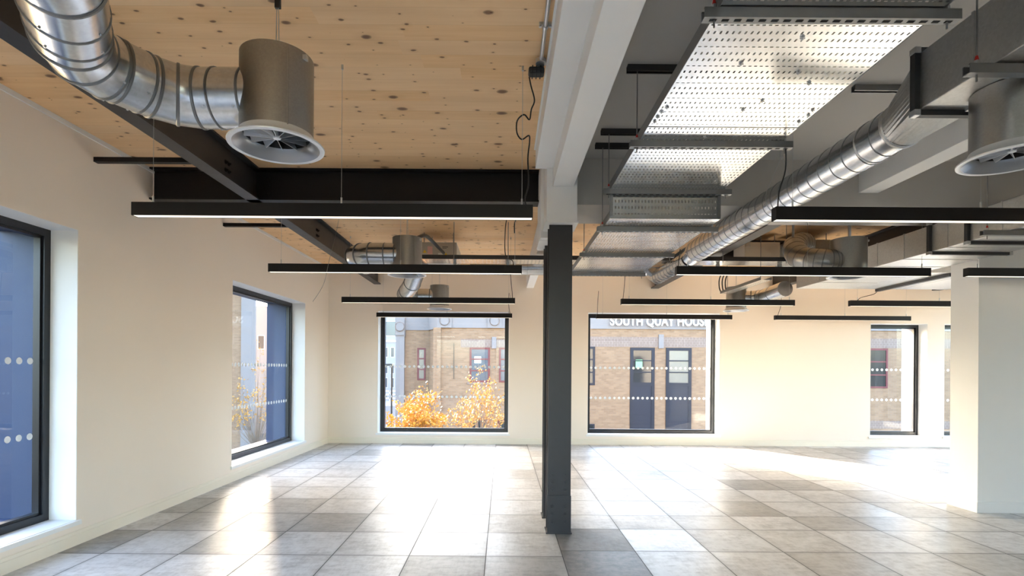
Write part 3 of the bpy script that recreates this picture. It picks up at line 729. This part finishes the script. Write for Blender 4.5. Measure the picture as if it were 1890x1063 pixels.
MB().tube(smooth_path([(3.55,6.2,3.39),(3.42,6.2,3.39),(3.36,6.2,3.36),(3.34,6.2,3.28),(3.34,6.2,3.0),(3.34,6.2,2.86)], 5), .013, 12).build('pipe', M_zinc, t, smooth=True)
t = thing('conduit', 'hooked steel conduit entering the top of the far right plenum', 'conduit', (3.62,5.75,3.2), 'steel conduits')
MB().tube(smooth_path([(3.4,5.66,3.385),(3.55,5.66,3.385),(3.6,5.66,3.36),(3.62,5.64,3.28),(3.62,5.62,2.87)], 5), .013, 12).build('pipe', M_zinc, t, smooth=True)

# fan units
t = thing('fan_coil_unit', 'grey fan unit with warning labels beside the second diffuser', 'ventilation unit', (-.86,7.3,2.95))
MB().box(-1.12,-.60,7.06,7.75,2.95,3.17).build('casing', M_unit, t, bevel=.006)
MB().box(-.88,-.66,7.045,7.06,2.97,3.13).build('control_cover', M_unit, t, bevel=.003)
MB().box(-.82,-.70,7.042,7.045,3.06,3.115).build('rating_plate', M_label_grey, t)
MB().box(-.80,-.72,7.0405,7.042,3.095,3.104).box(-.80,-.74,7.0405,7.042,3.078,3.084).build('rating_print', M_print, t)
MB().box(-1.01,-.94,7.056,7.06,3.0,3.11).build('pink_label', M_label_pink, t)
MB().box(-.86,-.79,7.042,7.045,2.975,3.015).build('white_label', M_label_white, t)
MB().prism([(-.775,2.975),(-.725,2.975),(-.75,3.02)], 'y', 7.042, 7.045).build('warning_triangle', M_label_yellow, t)
MB().prism([(-1.075,3.02),(-1.025,3.02),(-1.05,3.065)], 'y', 7.056, 7.06).build('warning_triangle', M_label_yellow, t)
for x in (-.66, -1.08): MB().tube([(x,7.2,3.16),(x,7.2,CZ-.07)], .006, 8).build('threaded_rod', M_strut, t)
t.location.y += .50; t.location.z += .07; t.location.x -= .06
tag(MB().tube(smooth_path([(-1.0,6.0,2.90),(-.93,6.3,3.02),(-.9,6.7,3.06),(-.86,7.1,3.06),(-.84,7.5,3.08)], 6), .022, 10).build('insulated_pipe', M_rubber, smooth=True), 'black insulated pipe curving behind second diffuser to the fan unit', 'pipe')
t = thing('fan_coil_unit', 'plain cream boxed unit in front of dark beam in far right bay', 'ventilation unit', (3.7,7.8,3.06))
MB().box(3.42,3.92,7.62,8.0,3.07,3.29).build('casing', M_cream_unit, t, bevel=.006)
MB().box(3.43,3.49,7.6,7.62,3.22,3.28).build('bracket', M_zinc, t)
for x in (3.46, 3.88): MB().tube([(x,7.7,3.28),(x,7.7,CZ)], .006, 8).build('threaded_rod', M_strut, t)
t = thing('fan_coil_unit', 'galvanised box unit the brownish flexible duct runs into', 'ventilation unit', (4.3,7.7,3.0))
MB().box(4.02,4.62,7.5,7.95,3.0,3.3).build('casing', M_galv_dull, t, bevel=.006)
for x in (4.08, 4.56): MB().tube([(x,7.6,3.3),(x,7.6,CZ)], .006, 8).build('threaded_rod', M_strut, t)
# loose thin wire dangling on the left
tag(MB().tube(smooth_path([(-1.78,5.62,CZ),(-1.72,5.62,3.2),(-1.73,5.6,2.95),(-1.75,5.4,2.55),(-1.80,5.38,2.3),(-1.9,5.36,2.12)], 6), .002, 6).build('loose_wire', M_strut, smooth=True), 'thin loose wire end dangling past the second left pendant', 'wire')

# ------------------------------------------------------------------ outside
GZ = -4.2
struct(MB().box(-70, 60, YB+1.2, 110, GZ-.3, GZ).build('ground_street', M_road))
FY = 24.2
t = thing('brick_building', 'buff brick building with stone band across the street, seen through back windows', 'building', (5,FY,GZ))
def part(b, name, mat, **k): return b.build(name, mat, t, **k)
H = 4.6
part(MB().box(-2.9, 24, FY, FY+6, GZ, 3.3), 'brick_front', M_brick)
part(MB().box(-2.9, 24, FY-.05, FY+6, 3.3, H), 'stone_band', M_stone)
part(MB().prism([(-2.9,FY),(-3.55,25.9),(-3.55,27),(-2.9,27)], 'z', GZ, 3.3), 'brick_side', M_brick)
part(MB().prism([(-2.92,FY-.05),(-3.6,25.87),(-3.6,27),(-2.92,27)], 'z', 3.3, H), 'stone_band', M_stone)
part(MB().box(-5.1,-3.5,25.9,30,GZ,3.3), 'brick_front', M_brick)
part(MB().box(-5.13,-3.5,25.85,30,3.3,H), 'stone_band', M_stone)
part(MB().box(-3.12,-2.78,FY-.16,FY+.02,GZ,3.3), 'brick_pilaster', M_brick)
part(MB().box(-5.13,-4.72,25.72,25.9,GZ,3.3), 'stone_pilaster', M_stone)
part(MB().box(-5.16,-4.69,25.70,25.9,3.0,3.9), 'stone_block', M_stone)
for (x, y, z) in ((-2.62,FY-.12,3.62), (-.38,FY-.12,3.62), (-4.92,25.62,3.45)):
    bb = part(MB().box(x-.32,x+.32,y+.0,y+.14,z-.32,z+.32) if x > -4 else MB().box(x-.21,x+.21,y+.03,y+.14,z-.4,z+.4), 'stone_block', M_stone)
    MB().tube([(x,y+.04,z),(x,y-.03,z)], .2, 32).build('roundel', M_stone, bb, smooth=True); 
    b = MB(); ring(b, (x,y-.02,z), (0,1,0), .21, .06, .02, 32); b.build('roundel_ring', M_soldier, bb, smooth=True)
def red_window(x0, x1, z0, z1, y, pane, bars=2, mat=M_redframe, fw=.08, name='window'):
    b = MB().box(x0,x0+fw,y-.03,y+.02,z0,z1).box(x1-fw,x1,y-.03,y+.02,z0,z1).box(x0+fw,x1-fw,y-.03,y+.02,z0,z0+fw).box(x0+fw,x1-fw,y-.03,y+.02,z1-fw,z1)
    for i in range(1, bars+1):
        zz = z0+(z1-z0)*i/(bars+1); b.box(x0+fw,x1-fw,y-.025,y+.02,zz-.03,zz+.03)
    f = part(b, name, mat)
    MB().box(x0+fw*.5,x1-fw*.5,y-.008,y+.01,z0+fw*.5,z1-fw*.5).build('pane', pane, f)
    return f
f = red_window(-1.49,-.585,.86,2.42,FY, M_blind_pane)
MB().box(-1.28,-.98,FY-.012,FY-.009,1.72,2.02).build('paper_notice', M_label_white, f)
red_window(-.17,.75,.86,2.42,FY, M_blind_pane)
red_window(-4.12,-3.72,.9,2.45,25.9, M_grey_pane)
red_window(16.2,17.32,.72,2.5,FY, M_dark_pane)
red_window(-1.47,-.58,-2.4,-.78,FY, M_dark_pane, 1); red_window(-.2,.75,-2.4,-.78,FY, M_dark_pane, 1)
part(MB().box(-1.9,2.2,FY-.012,FY,2.43,2.80), 'soldier_course', M_soldier)
part(MB().box(3.0,14,FY-.012,FY,2.5,2.95), 'soldier_course', M_soldier)
part(MB().box(15.5,22,FY-.012,FY,2.52,2.95), 'soldier_course', M_soldier)
part(MB().box(15.5,22,FY-.012,FY,-1.1,-.75), 'soldier_course', M_soldier)
part(MB().box(-.5,-.3,FY-.07,FY,2.38,2.90), 'keystone', M_stone); part(MB().box(7.0,7.22,FY-.07,FY,2.44,3.06), 'keystone', M_stone)
part(MB().tube([(-2.2,FY-.05,1.0),(-2.2,FY-.05,2.6)], .014, 8), 'drainpipe', M_frame)
part(MB().box(-1.6,-.45,FY-.05,FY,.76,.86), 'window_ledge', M_soldier)
def blue_door(x0, x1, pane):
    f = part(MB().box(x0,x0+.14,FY-.04,FY+.02,-2.0,2.47).box(x1-.14,x1,FY-.04,FY+.02,-2.0,2.47).box(x0+.14,x1-.14,FY-.04,FY+.02,2.34,2.47).box(x0+.14,x1-.14,FY-.04,FY+.02,.74,.9).box(x0+.14,x1-.14,FY-.035,FY+.02,1.34,1.39).box(x0+.14,x1-.14,FY-.035,FY+.02,1.86,1.91), 'tall_window', M_blueframe)
    MB().box(x0+.1,x1-.1,FY-.01,FY+.01,.8,2.4).build('pane', pane, f)
    MB().box(x0+.1,x1-.1,FY-.02,FY+.01,-2.0,.78).build('lower_panel', M_bluepanel, f)
    MB().box(x0+.1,x1-.1,FY-.026,FY-.018,-.56,-.53).build('panel_joint', M_blueframe, f)
    return f
f = blue_door(5.73, 6.83, M_dark_pane)
MB().box(5.98,6.28,FY-.012,FY-.008,1.55,1.93).build('green_sticker', plain('green_sticker', (.18,.42,.2), .5), f)
blue_door(7.34, 8.49, M_grey_pane)
f = red_window(3.1,4.15,.76,2.5,FY, M_dark_pane, 2, M_blueframe, .1)
red_window(3.1,4.15,-2.2,-.98,FY, M_dark_pane, 1, M_blueframe, .06)
# raised lettering on the stone band
cu = bpy.data.curves.new('sign_lettering', 'FONT'); cu.body = 'SOUTH QUAY HOUSE'; cu.size = .55; cu.extrude = .035; cu.offset = .012; cu.space_character = 1.06
tmp = bpy.data.objects.new('sign_tmp', cu); COL.objects.link(tmp)
dg = bpy.context.evaluated_depsgraph_get(); me = bpy.data.meshes.new_from_object(tmp.evaluated_get(dg)); bpy.data.objects.remove(tmp)
xs = [v.co.x for v in me.vertices]; wx = max(xs)-min(xs)
sc = 4.42/wx
for v in me.vertices:
    x, y, z = v.co; v.co = (4.79 + (x-min(xs))*sc, FY-.15 - z, 3.46 + y*.98)
me.name = 'sign_lettering'; me.materials.clear(); me.materials.append(M_letter)
o = bpy.data.objects.new('sign_lettering', me); COL.objects.link(o); o.parent = t; o.matrix_parent_inverse = Matrix.Translation(t.location).inverted()
o['label'] = 'raised pale capital letters along the stone band'
# building beyond the left windows
t = thing('brick_building', 'tall brick building with stone pilaster seen through the far left window', 'building', (-20,30,GZ))
part(MB().prism([(-34,30),(-13.8,30),(-22.4,41),(-34,41)], 'z', GZ, 18), 'brick_front', M_brick)  # unseen height, width and slanted side shaped to block and admit sun
part(MB().box(-14.55,-13.78,29.85,30,GZ,18), 'stone_pilaster', M_stone)
bb = part(MB().box(-14.5,-13.83,29.75,29.85,-1.65,-.98), 'stone_block', M_stone)
MB().tube([(-14.16,29.76,-1.31),(-14.16,29.68,-1.31)], .24, 28).build('roundel', M_stone, bb, smooth=True)
for x in (-18.2,-21,-24):
    for z in (-1.2, 2.2, 5.4): red_window(x,x+1.2,z,z+1.7,30, M_dark_pane)
t = thing('office_building', 'pale office block with rows of windows at far left of back window', 'building', (-17,46,GZ))
part(MB().box(-25,-8.9,46,58,GZ,6.7), 'facade', M_office); part(MB().box(-50,-26,60,70,GZ,7), 'facade', M_office)
for x in (-10.0,-9.45,-10.55):
    for z in (-.2, 1.0, 2.4): red_window(x-.16,x+.16,z,z+.85,46, M_office_pane, 0, M_rail, .03)
part(MB().box(-10.6,-8.9,45.9,46,3.7,3.85), 'ledge', M_rail)
red_window(-10.3,-9.1,4.2,5.5,46, M_office_pane, 0, M_rail, .05)
for x in (-21,-19.5): red_window(x,x+.6,3,4.2,46, M_office_pane, 0, M_rail, .05)
t = thing('railing', 'white terrace railing far outside the left back window', 'railing', (-8.5,38,GZ))
part(MB().box(-12,-6,38,44,GZ,-1.2), 'terrace', M_office)
for z in (-.15,-.4,-.65): part(MB().box(-12,-6,37.95,38.0,z-.05,z+.05), 'rail', M_rail)
for i in range(7): part(MB().box(-12+i,-11.94+i,37.95,38.02,-1.2,-.1), 'post', M_rail)
t = thing('street_lamp', 'slim dark lamp post standing before the pale office block', 'street lamp', (-6.4,31,GZ))
part(MB().tube([(-6.4,31,GZ),(-6.4,31,1.6)], .05, 10), 'pole', M_frame); part(MB().box(-6.75,-6.35,30.9,31.1,1.6,1.72), 'lamp_head', M_frame)

def tree(x, y, ztop, rad, nb, nl, mat, label, seed, leafsize=.05, low=-1.2, spread=1.0):
    rs = random.Random(seed)
    t = thing('autumn_tree', label, 'tree', (x,y,GZ), 'autumn trees outside')
    b = MB(); b.tube([(x,y,GZ),(x+.05,y,GZ+1.5),(x,y,low)], [.09,.07,.05], 8)
    tips = []
    for i in range(nb):
        a = rs.uniform(0,2*PI); e = rs.random()
        z0 = low - rs.uniform(0,.8); rr = rad*math.sqrt(rs.random())
        end = Vector((x+math.cos(a)*rr, y+math.sin(a)*rr, low + (ztop-low)*(1-.65*(rr/rad)**1.5)*rs.uniform(.55,1)))
        mid = Vector((x,y,z0)).lerp(end, .5)+Vector((rs.uniform(-.1,.1),0,-.1))
        b.tube([(x,y,z0), mid, end], [.018,.011,.004], 5); tips.append((mid,end))
        for k in range(3):
            f = rs.uniform(.3,.95); p = mid.lerp(end, f); q = p+Vector((rs.uniform(-.3,.3),rs.uniform(-.3,.3),rs.uniform(.05,.35)))*spread
            b.tube([p,q], [.006,.003], 4); tips.append((p,q))
    b.build('branches', M_bark, t)
    l = MB()
    for i in range(nl):
        p, q = rs.choice(tips); c = p.lerp(q, rs.uniform(.25,1.05))+Vector((rs.gauss(0,.06),rs.gauss(0,.06),rs.gauss(0,.06)))
        u = Vector((rs.gauss(0,1),rs.gauss(0,1),rs.gauss(0,1))).normalized(); w = u.orthogonal().normalized(); w = (w*math.cos(i)+u.cross(w)*math.sin(i))
        s = leafsize*rs.uniform(.6,1.2)
        l.add([c-u*s, c+w*s*.55+u*s*.1, c+u*s, c-w*s*.55+u*s*.1], [(0,1,2,3)])
    l.build('foliage', mat, t)
    return t
tree(-2.75, 18.2, 1.15, 1.25, 60, 5200, M_leaf_gold, 'dense golden autumn tree low at the left of the back window', 3)
tree(-.75, 18.6, 1.95, 1.15, 46, 1700, M_leaf_pale, 'sparser yellow autumn tree low at the right of the same back window', 5)
tree(-11.2, 24.5, 3.2, 1.2, 50, 700, M_leaf_pale, 'thin bare-branched tree seen through the far left window', 9, .06, -2.0)

# ------------------------------------------------------------------ light
w = bpy.data.worlds.new('sky'); S.world = w; w.use_nodes = True; nt = w.node_tree; nt.nodes.clear()
N = NT(nt); sk = N.n('ShaderNodeTexSky'); sk.sky_type = 'NISHITA'; sk.sun_disc = False; sk.sun_elevation = math.radians(20); sk.sun_rotation = math.radians(-37); sk.air_density = 1.0; sk.dust_density = 2.5
bg = N.n('ShaderNodeBackground'); bg.inputs[1].default_value = .95
out = N.n('ShaderNodeOutputWorld'); N.l(sk.outputs[0], bg.inputs[0]); N.l(bg.outputs[0], out.inputs[0])
sun = bpy.data.lights.new('sun', 'SUN'); sun.energy = 26; sun.angle = math.radians(.6); sun.color = (1,.90,.74)
so = bpy.data.objects.new('sun', sun); COL.objects.link(so); so.location = (-30,50,30)
e = math.radians(20); d = Vector((.6*math.cos(e), -.8*math.cos(e), -math.sin(e)))
so.rotation_euler = d.to_track_quat('-Z','Y').to_euler()

# ------------------------------------------------------------------ camera
cd = bpy.data.cameras.new('camera'); co = bpy.data.objects.new('camera', cd); COL.objects.link(co)
cd.sensor_fit = 'HORIZONTAL'; cd.sensor_width = 36; cd.lens = 992/1890*36
cd.shift_x = (945-928)/1890; cd.shift_y = (681-531.5)/1890
cd.clip_start = .05; cd.clip_end = 400
co.location = (0,0,1.463); co.rotation_euler = (PI/2, -.007, 0)
S.camera = co
S.view_settings.view_transform = 'Standard'; S.view_settings.look = 'None'; S.view_settings.exposure = 1.58; S.view_settings.gamma = 1; S.view_settings.use_curve_mapping = False
